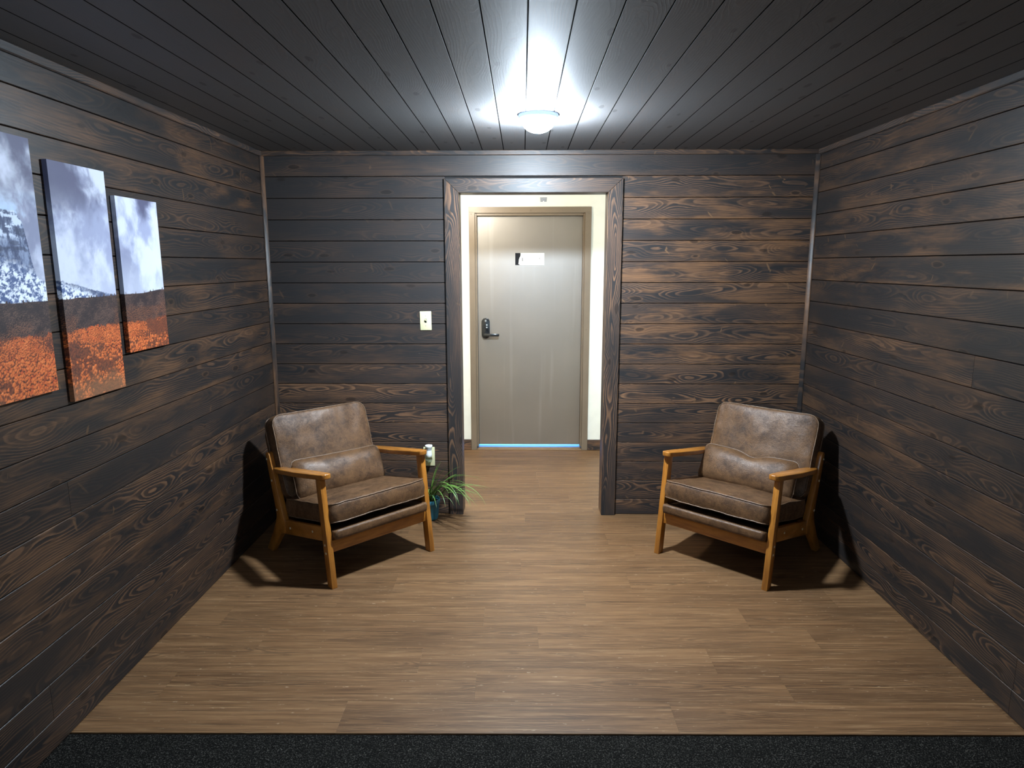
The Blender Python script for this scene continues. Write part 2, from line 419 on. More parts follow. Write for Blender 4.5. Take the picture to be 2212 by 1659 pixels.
def glass_mat():
    g = G('clear scented oil bulb'); g.set(Base_Color=(0.93, 0.97, 0.90), Roughness=0.03)
    g.b.inputs['Transmission Weight'].default_value = 1.0; g.b.inputs['IOR'].default_value = 1.45
    return g.mat
GLASS = glass_mat()

# ------------------------------------------------------------------ boards
def board(name, parent, org, ax, aw, an, length, width, thick, mat, cham=0.003, seed=None, grain=None, warm=None, stain=1.0):
    """a board: org = corner on the back face, ax = along, aw = across, an = towards the viewer."""
    ax, aw, an = Vector(ax), Vector(aw), Vector(an)
    L, W, T, c = length, width, thick, cham
    prof = [(0, 0), (0, T - c), (c, T), (W - c, T), (W, T - c), (W, 0)]
    ctr = Vector(org) + ax * (L / 2) + aw * (W / 2)
    vs, uvv = [], []
    for l in (-L / 2, L / 2):
        for w, t in prof:
            vs.append(ax * l + aw * (w - W / 2) + an * t); uvv.append((l, w - W / 2))
    fs = [tuple(range(6)), tuple(range(11, 5, -1))] + [(i, i + 6, (i + 1) % 6 + 6, (i + 1) % 6) for i in range(6)]
    if ax.cross(aw).dot(an) < 0: fs = [f[::-1] for f in fs]
    me = bpy.data.meshes.new(name); me.from_pydata(vs, [], fs); me.update()
    ul = me.uv_layers.new(name='UVMap')
    for lp in me.loops: ul.data[lp.index].uv = uvv[lp.vertex_index]
    o = obj_from_mesh(name, me, mat, parent); o.location = ctr
    o['seed'] = rng.random() if seed is None else seed
    o['stain'] = float(stain)
    if grain is not None: o['grain'] = float(grain)
    if warm is not None: o['warm'] = float(warm)
    return o

T = 0.018
# ---- back wall, split around the opening
OP_L, OP_R, OP_T = -0.405, 0.541, 2.142
CA_L, CA_R, CA_T = -0.497, 0.634, 2.230
Z0 = 2.245
bm = bmesh.new()
bm_box(bm, XL - .12, OP_L - .022, T, .129, 0, CEIL); bm_box(bm, OP_R + .022, XR + .12, T, .129, 0, CEIL)
bm_box(bm, OP_L - .022, OP_R + .022, T, .129, OP_T + .022, CEIL)
wall_back = bm_obj('wall_back', bm, BACKING); tag(wall_back, 'dark stained horizontal board wall with the corridor opening', kind='structure')
GAP = 0.0017
def wb(x0, x1, zlo, zhi, grain, warm, seed=None):
    board('plank', wall_back, (x0, T, zlo + GAP), (1, 0, 0), (0, 0, 1), (0, -1, 0), x1 - x0, zhi - zlo - 2 * GAP, T, PINE, 0.0018, seed, grain, warm)
wb(XL + .001, XR - .001, Z0, CEIL - .001, 0.16, 0.16)
grL = [.14, .12, .10, .13, .10, .16, .18, .18, .22, .36, .95, 1.0, .8, .7, .7, .6, .6]
waL = [.10, .06, .07, .08, .06, .14, .22, .22, .22, .36, .60, .6, .35, .40, .30, .35, .35]
grR = [.55, .60, .50, .60, .55, .70, .60, .50, 1.0, 1.0, 1.0, 1.0, 1.0, .9, .7, .8, .7]
waR = [.85, .90, .80, .95, .90, .70, .75, .80, .95, .90, .55, .35, .45, .45, .45, .45, .5]
for i in range(17):
    zhi = Z0 - i * B; zlo = max(zhi - B, 0.001)
    wb(XL + .001, CA_L + .003, zlo, zhi, grL[i], waL[i])
    wb(CA_R - .003, XR - .001, zlo, zhi, grR[i], waR[i])

# ---- side walls
BS = 0.1352; ZS = 0.920
# sgn is the direction of the board face into the room
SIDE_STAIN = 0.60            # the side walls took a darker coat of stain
def wall_side(name, x, sgn, label, gb, wbs):
    x0, x1 = (x - .14, x - T) if sgn > 0 else (x + T, x + .14)
    o = box(name, x0, x1, YEND, .12, 0, CEIL, BACKING); tag(o, label, kind='structure')
    for k in range(-7, 12):
        zlo, zhi = max(ZS + k * BS, .001), min(ZS + (k + 1) * BS, CEIL - .001)
        if zhi - zlo < .012: continue
        cuts = [-.001, YEND]
        if rng.random() < .75: cuts.insert(1, -rng.uniform(1.6, 4.4))
        if sgn < 0 and k == -6: cuts = [-.001, -2.074, YEND]
        for a, b in zip(cuts[:-1], cuts[1:]):
            g = gb * rng.uniform(.5, 1.35) * (1.3 if k < 1 else 1.0); w = wbs * rng.uniform(.4, 1.6)
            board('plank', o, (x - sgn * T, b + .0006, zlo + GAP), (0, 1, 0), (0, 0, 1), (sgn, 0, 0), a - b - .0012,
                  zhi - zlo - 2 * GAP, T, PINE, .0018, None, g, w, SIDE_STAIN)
    return o
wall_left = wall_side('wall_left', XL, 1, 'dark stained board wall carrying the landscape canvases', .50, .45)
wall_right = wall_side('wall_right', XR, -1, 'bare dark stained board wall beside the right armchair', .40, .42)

# ---- ceiling
ceiling = box('ceiling', XL - .14, XR + .14, YEND, .129, CEIL + T, CEIL + .10, BACKING)
tag(ceiling, 'dark stained board ceiling with boards running towards the opening', kind='structure')
S0 = 0.01448
for k in range(-13, 15):
    x0, x1 = S0 + k * B, S0 + (k + 1) * B
    x0, x1 = max(x0, XL - .02), min(x1, XR + .02)
    if x1 - x0 < .01: continue
    cb = board('plank', ceiling, (x0 + .0014, YEND, CEIL + T), (0, 1, 0), (1, 0, 0), (0, 0, -1), -YEND + .01, x1 - x0 - .0028, T, PINE_CEIL, .0012, None,
          rng.uniform(.05, .14), rng.uniform(.02, .12))
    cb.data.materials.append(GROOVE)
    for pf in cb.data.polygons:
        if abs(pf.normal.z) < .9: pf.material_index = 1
    cb.rotation_euler = (0, 0 if k == 0 else math.radians(rng.choice((-1, 1)) * rng.uniform(.02, .10)), 0)

# ---- trims (boards with a small chamfer)
def trim_board(name, org, ax, aw, an, L, W, Tt, grain=.4, warm=.35, label=None, parent=None, cham=.004):
    o = board(name, parent, org, ax, aw, an, L, W, Tt, PINE, cham, None, grain, warm)
    if parent is None: tag(o, label, kind='structure')
    return o
trim_board('trim_1', (XL, 0, CEIL - .031), (1, 0, 0), (0, 0, 1), (0, -1, 0), XR - XL, .031, .014, label='thin ceiling trim along the back wall')
trim_board('trim_2', (XL, YEND, CEIL - .034), (0, 1, 0), (0, 0, 1), (1, 0, 0), -YEND, .034, .014, label='thin ceiling trim along the left wall')
trim_board('trim_3', (XR, YEND, CEIL - .034), (0, 1, 0), (0, 0, 1), (-1, 0, 0), -YEND, .034, .014, label='thin ceiling trim along the right wall')
def corner_trim(name, x, sgn, label):
    n = 7; r = .024
    poly = [(x, 0.0)] + [(x + sgn * (r - r * .55 * math.sin(math.pi * t / (n - 1))) * (1 - t / (n - 1)) + 0.0, -r * (t / (n - 1)) * (1 - .25 * math.sin(math.pi * t / (n - 1)))) for t in range(n)]
    poly = [(x, 0.0), (x + sgn * r, 0.0), (x + sgn * r, -.007), (x + sgn * .007, -r), (x, -r)]
    o = prism(name, poly, 0.0, CEIL - .031, PINE, None, 'Z', .0015, 1)
    me = o.data
    if not me.uv_layers:
        ul = me.uv_layers.new(name='UVMap')
        for lp in me.loops:
            co = me.vertices[lp.vertex_index].co; ul.data[lp.index].uv = (co.z, co.x - x + co.y)
    o['seed'] = rng.random(); o['grain'] = .45; o['warm'] = .9; o['stain'] = 0.8
    tag(o, label, kind='structure'); return o
corner_trim('trim_4', XL, 1, 'vertical corner trim behind the left armchair')
corner_trim('trim_5', XR, -1, 'vertical corner trim behind the right armchair')

# ---- casing of the opening with mitred corners, and the jamb lining
trim6 = empty('trim_6', (0, 0, 0)); tag(trim6, 'dark stained casing around the corridor opening', kind='structure')
def casing(poly, vertical, seed, grain, warm):
    o = prism('casing_board', poly, -.021, .0, PINE, trim6, 'Y', .0022, 1)
    me = o.data; ul = me.uv_layers.new(name='UVMap')
    xs = [p[0] for p in poly]; zs = [p[1] for p in poly]
    cx, cz = (min(xs) + max(xs)) / 2, (min(zs) + max(zs)) / 2
    for lp in me.loops:
        co = me.vertices[lp.vertex_index].co
        ul.data[lp.index].uv = (co.z, co.x - cx) if vertical else (co.x, co.z - cz)
    o['seed'] = seed; o['grain'] = grain; o['warm'] = warm; o['stain'] = 1.0
casing([(CA_L, 0.0), (OP_L, 0.0), (OP_L, OP_T), (CA_L, CA_T)], True, .23, .75, .07)
casing([(OP_R, 0.0), (CA_R, 0.0), (CA_R, CA_T), (OP_R, OP_T)], True, .61, .80, .10)
casing([(CA_L, CA_T), (OP_L, OP_T), (OP_R, OP_T), (CA_R, CA_T)], False, .42, .40, .25)
def jamb(org, ax, aw, an, L, W):
    board('jamb_board', trim6, org, ax, aw, an, L, W, .022, PINE, .002, None, .5, .8)
jamb((OP_L - .022, .002, 0), (0, 0, 1), (0, 1, 0), (1, 0, 0), OP_T + .02, .129)
jamb((OP_R + .022, .002, 0), (0, 0, 1), (0, 1, 0), (-1, 0, 0), OP_T + .02, .129)
jamb((OP_L, .002, OP_T + .022), (1, 0, 0), (0, 1, 0), (0, 0, -1), OP_R - OP_L, .129)

# ---- floor: vinyl planks, then carpet towards the camera
FE = -2.194; FW = .1845; FANG = .0095
floor = box('floor', -2.6, 2.8, -.002, 3.95, -.05, -.0061, BACKING)
floor.location = (0, FE, 0); floor.rotation_euler = (0, 0, FANG)
tag(floor, 'oak look vinyl plank floor', kind='structure')
PL = 1.265
known = {0: .58, 1: -.187, 2: .827, 3: .08, 4: -.177, 5: .332, 6: .591}
nrows = 21
for k in range(nrows):
    y0 = k * FW
    x_ref = known.get(k, rng.uniform(-.6, .6))
    x = x_ref - PL * 4
    while x < 2.75:
        a, b = max(x, -2.5), min(x + PL, 2.7)
        if k * FW + FE < -.05: a, b = max(a, XL - .05), min(b, XR + .05)
        if b - a > .03:
            board('vinyl_plank', floor, (a + .0002, y0 + .0002, -.006), (1, 0, 0), (0, 1, 0), (0, 0, 1), b - a - .0004, FW - .0004, .006, VINYL, .0004)
        x += PL
# carpet with a gently uneven pile surface
nx, ny = 190, 60
vs, fs = [], []
cx0, cx1, cy0, cy1 = XL - .02, XR + .02, -5.2, FE - .004
for j in range(ny + 1):
    for i in range(nx + 1):
        x = cx0 + (cx1 - cx0) * i / nx
        t = (j / ny); t = 1 - (1 - t) ** 2.2
        ye = FE - .004 + math.tan(FANG) * x
        y = cy0 + (ye - cy0) * t
        z = -.004 + .0022 * mnoise.noise(Vector((x * 70, y * 70, 0)))
        if j == ny: z = -.012
        vs.append((x, y, z))
for j in range(ny):
    for i in range(nx):
        a = j * (nx + 1) + i; fs.append((a, a + 1, a + nx + 2, a + nx + 1))
carpet = pyd('floor_carpet', vs, fs, CARPET, None, 180); tag(carpet, 'charcoal loop pile carpet meeting the vinyl planks', kind='structure')

# ------------------------------------------------------------------ corridor
CXL, CXR = -2.3, 2.3
D_L, D_R, D_T = -.470, .601, 2.188           # outside of the steel frame
bm = bmesh.new()
bm_box(bm, CXL, D_L + .03, YB, YB + .12, 0, CEIL); bm_box(bm, D_R - .03, CXR, YB, YB + .12, 0, CEIL); bm_box(bm, D_L + .03, D_R - .03, YB, YB + .12, D_T - .03, CEIL)
o = bm_obj('wall_corridor_far', bm, CREAM); tag(o, 'cream painted corridor wall around the brown door', kind='structure')
bm = bmesh.new()
bm_box(bm, CXL, OP_L - .022, .131, .143, 0, CEIL); bm_box(bm, OP_R + .022, CXR, .131, .143, 0, CEIL); bm_box(bm, OP_L - .022, OP_R + .022, .131, .143, OP_T + .022, CEIL)
o = bm_obj('wall_corridor_near', bm, CREAM); tag(o, 'corridor side of the board wall', kind='structure')
tag(box('wall_corridor_left', CXL - .1, CXL, .0, YB + .12, 0, CEIL, CREAM), 'left end of the corridor', kind='structure')
tag(box('wall_corridor_right', CXR, CXR + .1, .0, YB + .12, 0, CEIL, CREAM), 'right end of the corridor', kind='structure')
tag(box('ceiling_corridor', CXL - .1, CXR + .1, .131, YB + .12, CEIL, CEIL + .1, CORR_CEIL), 'painted corridor ceiling', kind='structure')
def baseboard(name, x0, x1, label):
    o = board(name, None, (x0, YB, .001), (1, 0, 0), (0, 0, 1), (0, -1, 0), x1 - x0, .098, .014, PINE, .003, None, .7, 1.6)
    tag(o, label, kind='structure')
baseboard('baseboard_left', CXL, D_L - .002, 'stained baseboard left of the brown door')
baseboard('baseboard_right', D_R + .002, CXR, 'stained baseboard right of the brown door')
tag(box('ground_outside', -1.2, 1.4, YB + .125, YB + 2.2, -.06, -.012, CONCRETE), 'pale ground glimpsed under the brown door', kind='structure')

# ---- brown steel door in its frame
door = empty('door_1', ((D_L + D_R) / 2, YB, 0)); tag(door, 'brown painted steel door with black lever lock in a matching frame', kind='structure')
dx, dy = (D_L + D_R) / 2, YB
def dbox(name, x0, x1, y0, y1, z0, z1, mat, parent=door, bev=.0015):
    return box(name, x0 - dx, x1 - dx, y0 - dy, y1 - dy, z0, z1, mat, parent, bev)
FIN_L, FIN_R, FIN_T = -.418, .547, 2.136
dbox('frame_jamb', D_L, FIN_L, YB - .016, YB + .13, .001, D_T - .045, BRONZE)
dbox('frame_jamb', FIN_R, D_R, YB - .016, YB + .13, .001, D_T - .045, BRONZE)
dbox('frame_head', D_L, D_R, YB - .013, YB + .13, FIN_T, D_T, BRONZE)
dbox('frame_stop', FIN_L - .001, FIN_L + .016, YB + .004, YB + .12, .03, FIN_T - .001, BRONZE)
dbox('frame_stop', FIN_R - .016, FIN_R + .001, YB + .004, YB + .12, .03, FIN_T - .001, BRONZE)
dbox('frame_stop', FIN_L + .016, FIN_R - .016, YB + .004, YB + .12, FIN_T - .022, FIN_T + .001, BRONZE)
LY = YB + .043                                # face of the leaf
leaf = dbox('door_leaf', FIN_L + .0162, FIN_R - .0162, LY, LY + .044, .040, FIN_T - .0222, DOORPAINT, bev=.002)
thr = dbox('threshold', FIN_L + .001, FIN_R - .001, YB - .012, YB + .122, .0005, .009, plain('tan threshold', (0.26, 0.165, 0.09), .5), bev=.001)
for x, z in ((D_L + .022, D_T - .06), (D_R - .022, D_T - .06), ((D_L + D_R) / 2 + .005, D_T - .028), (D_L + .03, 1.12), (D_R - .03, 1.12)):
    yy = YB - .0165 if abs(x - dx) > .1 else YB - .0135
    lathe('frame_screw', [(0, 0), (.0045, 0), (.006, .0015), (.006, .003)], BRONZE, door, 12, (x - dx, yy - dy - .002, z), 'Y')
# lock
lx, lz = -.331, 1.127
def stadium(w, h, n=10):
    r = w / 2; pts = []
    for k in range(n + 1): a = math.pi * k / n; pts.append((r * math.cos(a), h / 2 - r + r * math.sin(a)))
    for k in range(n + 1): a = math.pi + math.pi * k / n; pts.append((r * math.cos(a), -h / 2 + r + r * math.sin(a)))
    return pts
lock = prism('lock_plate', [(lx - dx + a, lz + b) for a, b in stadium(.073, .188)], LY - dy - .026, LY - dy, BLACKMETAL, door, 'Y', .004, 3)
tag(lock, 'black keypad lock plate')
lathe('lock_cylinder', [(0, -.004), (.009, -.004), (.011, 0), (.011, .004)], CHROME, lock, 16, (lx - dx, LY - dy - .027, lz + .068), 'Y')
for q, (kx, kz) in enumerate(((-.012, .030), (.010, .030), (-.012, .008), (.010, .008), (-.001, -.014))):
    lathe('keypad_button', [(0, -.002), (.006, -.002), (.007, 0), (.007, .002)], GREYPL if q % 2 else BLACKMETAL, lock, 12, (lx - dx + kx, LY - dy - .0265, lz + kz), 'Y')
lv = bmesh.new()
lvs, lfs = lathe_geo([(0, -.055), (.016, -.055), (.018, -.050), (.018, 0)], 20, (lx - dx, LY - dy - .02, lz - .054), 'Y')
bv = [lv.verts.new(v) for v in lvs]
for f in lfs:
    try: lv.faces.new([bv[i] for i in f])
    except ValueError: pass
bmesh.ops.remove_doubles(lv, verts=lv.verts, dist=1e-6)
bm_box(lv, lx - dx - .016, lx - dx + .124, LY - dy - .078, LY - dy - .060, lz - .069, lz - .044, .006, 2)
lever = bm_obj('lever', lv, BLACKMETAL, lock, 40)
# torn paper sign on the door
sgx0, sgx1, sgz0, sgz1 = -.064, .193, 1.689, 1.794
sign = empty('door_sign', ((sgx0 + sgx1) / 2, LY, sgz0)); tag(sign, 'small black door sign covered by torn white paper', 'sign')
sx = (sgx0 + sgx1) / 2
box('sign_backing', sgx0 - sx, sgx1 - sx, -.004, 0.0, 0, sgz1 - sgz0, SIGNBACK, sign, .0006)
hh = sgz1 - sgz0; w_ = sgx1 - sgx0
torn = [(.185, 1.0), (.183, .85), (.178, .74), (.150, .62), (.125, .45), (.122, .30), (.115, .18), (.108, .09), (.140, .05), (.155, .0)]
poly = [(sgx0 - sx + a * w_, b * hh) for a, b in torn] + [(sgx1 - sx, 0.0), (sgx1 - sx, hh)]
paper = prism('torn_paper', poly, -.0052, -.0041, PAPER, sign, 'Y')
tag(paper, 'white paper with a torn left edge')
def ink(name, parts, mat):
    b_ = bmesh.new()
    for (a0, a1, c0, c1) in parts:
        bm_box(b_, sgx0 - sx + a0 * w_, sgx0 - sx + a1 * w_, -.0056, -.0052, c0 * hh, c1 * hh)
    return bm_obj(name, b_, mat, sign)
tag(ink('letter', [(.238, .256, .34, .62), (.238, .274, .34, .385)], INK), 'printed letter L')
ink('letter', [(.735, .742, .42, .50), (.742, .749, .47, .53)], INK2)
ink('letter', [(.765, .775, .35, .38), (.775, .785, .38, .41), (.785, .795, .41, .44)], INK2)
ink('letter', [(.820, .845, .55, .59), (.835, .845, .50, .59), (.820, .838, .475, .51)], INK)
ink('letter', [(.665, .673, .55, .59), (.668, .676, .33, .37)], INK2)
# grey adhesive pad above the frame
pad = empty('adhesive_pad', (.182, YB, 2.230)); tag(pad, 'small grey adhesive pad stuck above the brown door frame', 'adhesive pad')
prism('pad', [(-.027, 0), (.027, 0), (.031, .038), (-.030, .038)], -.003, 0, TAPE, pad, 'Y', .0006, 1)
lathe('pin', [(0, -.004), (.005, -.003), (.006, 0)], WHITEPL, pad, 12, (.0, -.003, .003), 'Y')

# ------------------------------------------------------------------ ceiling lamp
lamp = empty('ceiling_lamp', (.075, -1.005, CEIL)); tag(lamp, 'small round glowing ceiling lamp in front of the opening', 'lamp')
g = G('translucent lamp rim'); g.set(Base_Color=(0.85, 0.88, 0.92), Roughness=0.35)
g.b.inputs['Emission Color'].default_value = (0.45, 0.66, 1.0, 1); g.b.inputs['Emission Strength'].default_value = 1.1
lathe('rim', [(0, 0), (.0955, 0), (.0965, -.004), (.0955, -.009), (.091, -.017), (.081, -.028), (.0, -.028)], g.mat, lamp, 48)
g = G('lit lamp diffuser'); g.set(Base_Color=(0.9, 0.9, 0.9), Roughness=0.4)
g.b.inputs['Emission Color'].default_value = LAMP_COLOR; g.b.inputs['Emission Strength'].default_value = LAMP_STRENGTH
prof = [(.0785, -.026)] + [(.0785 * math.cos(a), -.028 - .056 * math.sin(a)) for a in [math.radians(x) for x in range(0, 91, 10)]]
lathe('diffuser', prof, g.mat, lamp, 48, smooth=180)

# ------------------------------------------------------------------ switch, outlet, air freshener
sw = empty('light_switch', (-.6335, 0, 1.270)); tag(sw, 'ivory toggle switch plate left of the opening', 'light switch')
sw.rotation_euler = (0, -.012, 0)
prism('plate', [(-.0375, 0), (.0375, 0), (.0375, .124), (-.0375, .124)], -.006, -.0005, PLATE, sw, 'Y', .003, 2)
box('toggle_slot', -.006, .006, -.0068, -.005, .049, .075, SLOT, sw)
box('toggle', -.0045, .0045, -.017, -.006, .058, .069, PLATE, sw, .002, 2, f=lambda c: (c.x, c.y, c.z - (c.y + .006) * .5))
for z in (.030, .094): lathe('screw', [(0, -.0015), (.003, -.0015), (.0036, 0)], SCREW, sw, 12, (0, -.006, z), 'Y')
ou = empty('wall_outlet', (-.633, 0, .344)); tag(ou, 'ivory outlet plate low on the wall beside the left armchair', 'outlet')
prism('plate', [(-.0385, 0), (.0385, 0), (.0385, .132), (-.0385, .132)], -.006, -.0005, PLATE, ou, 'Y', .003, 2)
for z in (.040, .092):
    r_ = prism('receptacle', [(a, z + b) for a, b in [(-.017, -.009), (-.011, -.0145), (.011, -.0145), (.017, -.009), (.017, .009), (.011, .0145), (-.011, .0145), (-.017, .009)]], -.0085, -.0055, PLATE, ou, 'Y', .0008, 1)
    for sxx in (-.006, .006): box('slot', sxx - .001, sxx + .001, -.0089, -.008, z - .001, z + .007, SLOT, r_)
lathe('screw', [(0, -.0015), (.003, -.0015), (.0036, 0)], SCREW, ou, 12, (0, -.006, .066), 'Y')
af = empty('air_freshener', (-.630, -.036, .372)); tag(af, 'white plug in air freshener with clear oil bulb in the outlet', 'air freshener')
lathe('oil_bulb', [(0, .0), (.010, .001), (.015, .006), (.020, .016), (.0225, .028), (.021, .038), (.016, .046), (.0, .046)], GLASS, af, 28)
lathe('oil', [(0, .003), (.009, .004), (.014, .008), (.018, .016), (.0195, .023), (.0, .023)], plain('pale scented oil', (.80, .84, .66), .1), af, 24)
lathe('housing', [(0, .044), (.017, .044), (.021, .052), (.022, .062), (.019, .078), (.0175, .094), (.0, .094)], WHITEPL, af, 28)
lathe('collar', [(0, .092), (.018, .092), (.020, .100), (.0215, .112), (.0, .112)], GREYPL, af, 28)
lathe('cap', [(0, .110), (.0225, .110), (.025, .116), (.0255, .122), (.024, .125), (.019, .125), (.016, .121), (0, .120)], WHITEPL, af, 28)
box('plug_body', -.013, .013, .006, .028, .050, .090, WHITEPL, af, .003, 2)

# ------------------------------------------------------------------ canvas prints (colour laid on a dense grid)
def sl(c):
    c = np.asarray(c, float) / 255.0
    return np.where(c <= .04045, c / 12.92, ((c + .055) / 1.055) ** 2.4)
def vnoise(x, y, seed):
    xi, yi = np.floor(x).astype(np.int64), np.floor(y).astype(np.int64); xf, yf = x - xi, y - yi
    def h(a, b):
        n = (a * 374761393 + b * 668265263 + seed * 974634541) & 0x7fffffff
        n = ((n ^ (n >> 13)) * 1274126177) & 0x7fffffff
        n = (n ^ (n >> 16)) & 0xffff
        return n / 65535.0
    sx_, sy2 = xf * xf * (3 - 2 * xf), yf * yf * (3 - 2 * yf)
    return (h(xi, yi) * (1 - sx_) + h(xi + 1, yi) * sx_) * (1 - sy2) + (h(xi, yi + 1) * (1 - sx_) + h(xi + 1, yi + 1) * sx_) * sy2
def fbm(x, y, seed, oct=5, gain=.5):
    s, a, t = 0, 1.0, 0
    for k in range(oct): s = s + a * vnoise(x * 2 ** k, y * 2 ** k, seed + k * 7); t += a; a *= gain
    return s / t
def sst(x, a, b): t = np.clip((x - a) / (b - a), 0, 1); return t * t * (3 - 2 * t)
def lerp(a, b, t): return a + (b - a) * t[..., None]
def crowns(a, z, sc, seed, asp=1.15):
    """little round tree crowns: returns light (0..1) and a random value per tree."""
    X, Y = a * sc, z * sc * asp; xi, yi = np.floor(X), np.floor(Y)
    best = np.full(X.shape, 9.0); lit = np.zeros(X.shape); rnd = np.zeros(X.shape)
    for i in (-1, 0, 1):
        for j in (-1, 0, 1):
            cx, cy = xi + i, yi + j
            jx = vnoise(cx * 1.0 + 1000, cy * 1.0 + 1000, seed); jy = vnoise(cx + 1000, cy + 1000, seed + 1); rv = vnoise(cx + 1000, cy + 1000, seed + 2)
            ddx, ddy = X - (cx + jx), Y - (cy + jy); d = np.sqrt(ddx ** 2 + ddy ** 2) * (.85 + .4 * rv)
            m = d < best; best = np.where(m, d, best); lit = np.where(m, .62 + .75 * ddy - .2 * ddx - .55 * d, lit); rnd = np.where(m, rv, rnd)
    return np.clip(lit, 0, 1), rnd
def landscape(a, z):
    """a = distance along the wall, z = height; returns linear colours of the printed picture."""
    wa = a + .07 * (fbm(a * 7 + 50, z * 7 + 50, 3) - .5); wz = z + .07 * (fbm(a * 7 + 90, z * 7 + 20, 5) - .5)
    cl = fbm(wa * 9 + 33, wz * 7 + 7, 11, 6, .55); cl2 = fbm(wa * 5 + 21, wz * 3.6 + 9, 21, 5, .5)
    topd = sst(z, 1.80, 2.0) + .35 * sst(a, -1.66, -1.60) * sst(z, 1.82, 1.88)
    dk = sst(cl2 * .6 + cl * .4 + topd * .15, .50, .70)
    col = lerp(sl((196, 200, 217)), sl((146, 151, 177)), sst(cl, .36, .64))
    col = lerp(col, sl((80, 80, 104)), dk * np.clip(.40 + .60 * topd, 0, 1))
    blue = sst(a, -2.0, -2.14) * sst(z, 1.95, 1.85) * sst(z, 1.72, 1.8) * sst(cl, .55, .4)
    col = lerp(col, sl((168, 200, 232)), blue * .7)
    col = lerp(col, sl((196, 201, 216)), sst(z, 1.76, 1.60) * .45)
    # rock peak
    top = np.interp(a, [-2.45, -2.32, -2.26, -2.205, -2.19, -2.172, -2.160, -2.150, -2.140, -2.12, -2.10, -2.03, -1.90, -1.80, -1.72, -1.66, -1.60, -1.34],
                    [1.86, 1.875, 1.872, 1.868, 1.855, 1.83, 1.76, 1.70, 1.665, 1.648, 1.636, 1.642, 1.614, 1.592, 1.580, 1.577, 1.574, 1.572])
    top = top + .010 * (fbm(a * 90 + 500, z * 0 + 2, 41, 4, .6) - .5)
    mt = sst(top - z, -.0015, .0015)
    hband = fbm(a * 18 + z * 9 + 60, z * 60 + 8, 51, 6, .62); vb = fbm(a * 70 + 300, z * 26, 61, 6, .66)
    snow = sst(fbm(a * 60 - z * 40 + 300, z * 70 + a * 28 + 300, 71, 6, .72), .43, .60)
    rock = lerp(sl((58, 68, 98)), sl((128, 140, 168)), sst(vb, .36, .66))
    rock = lerp(rock, sl((206, 216, 236)), sst(hband * .6 + vb * .4, .52, .60) * sst(z, 1.765, 1.80) * .9)
    rock = lerp(rock, sl((42, 50, 76)), sst(hband, .46, .36) * .7)
    low = lerp(sl((72, 90, 130)), sl((226, 232, 247)), snow)
    mtc = lerp(low, rock, sst(z - (-.3 * (a + 2.15)) + .05 * (vb - .5), 1.645, 1.70))
    col = lerp(col, mtc, mt)
    # hills and autumn trees
    hill = 1.576 + .006 * (fbm(a * 16 + 80, a * 0, 81, 4) - .5) + .010 * sst(a, -1.55, -1.38)
    hill = hill + .008 * sst(fbm(a * 140 + 700, a * 0 + 3, 85, 2), .68, .80)
    hm = sst(hill - z, -.001, .001)
    tn2 = fbm(a * 26 + 100, z * 34, 95, 5, .62); big = fbm(a * 9 + 40, z * 16, 109, 3)
    ja = a + .012 * (fbm(a * 60 + 200, z * 60, 301, 3) - .5); jz = z + .014 * (fbm(a * 60 + 400, z * 60, 303, 3) - .5)
    l1, r1 = crowns(ja, jz, 190, 201, 1.1); l2, r2 = crowns(ja, jz, 105, 211, .95)
    tn3 = fbm(a * 260 + 900, z * 260, 97, 3, .6)
    hc = lerp(sl((40, 30, 32)), sl((96, 72, 62)), sst(tn2 * .6 + l1 * .4, .38, .70) * .85)
    hc = lerp(hc, sl((136, 84, 54)), sst(big, .48, .62) * sst(1.55 - z + .04 * (a + 1.6), .0, .05) * sst(l1, .3, .8) * .75)
    oedge = 1.462 + .02 * (fbm(a * 22 + 60, a * 0 + 5, 99, 4, .6) - .5) + .010 * (r1 - .5)
    om = sst(oedge - z, -.003, .003)
    lit = np.where(z > 1.40, l1, l2) * .50 + tn3 * .42 + .30 * (fbm(a * 44 + 70, z * 30, 311, 4, .6) - .36)
    oc = lerp(sl((72, 34, 24)), sl((204, 104, 50)), sst(lit, .22, .60))
    oc = lerp(oc, sl((224, 140, 88)), sst(lit, .58, .84) * .75)
    rr = np.where(z > 1.40, r1, r2)
    oc = lerp(oc, sl((176, 62, 30)), sst(rr, .60, .9) * .45)
    oc = lerp(oc, sl((66, 40, 32)), sst(big * .8 + rr * .2, .47, .60) * .80)
    oc = lerp(oc, sl((150, 112, 78)), sst(1.30 - z + .1 * (big - .5), .0, .08) * .35)
    hc = lerp(hc, oc, om)
    return lerp(col, hc, hm)
CANV = G('printed canvas'); ca = CANV.n('ShaderNodeVertexColor', layer_name='print')
CANV.set(Base_Color=ca.outputs[0], Roughness=0.55); CANV.b.inputs['Specular IOR Level'].default_value = 0.3
_x = CANV.noise(CANV.obj(), 700.0, 2.0); CANV.bump(_x, 0.15, 0.0006)
CANVAS_EDGE = CANV.mat
STRETCH = plain('pine stretcher bar', (0.42, 0.29, 0.16), 0.6)
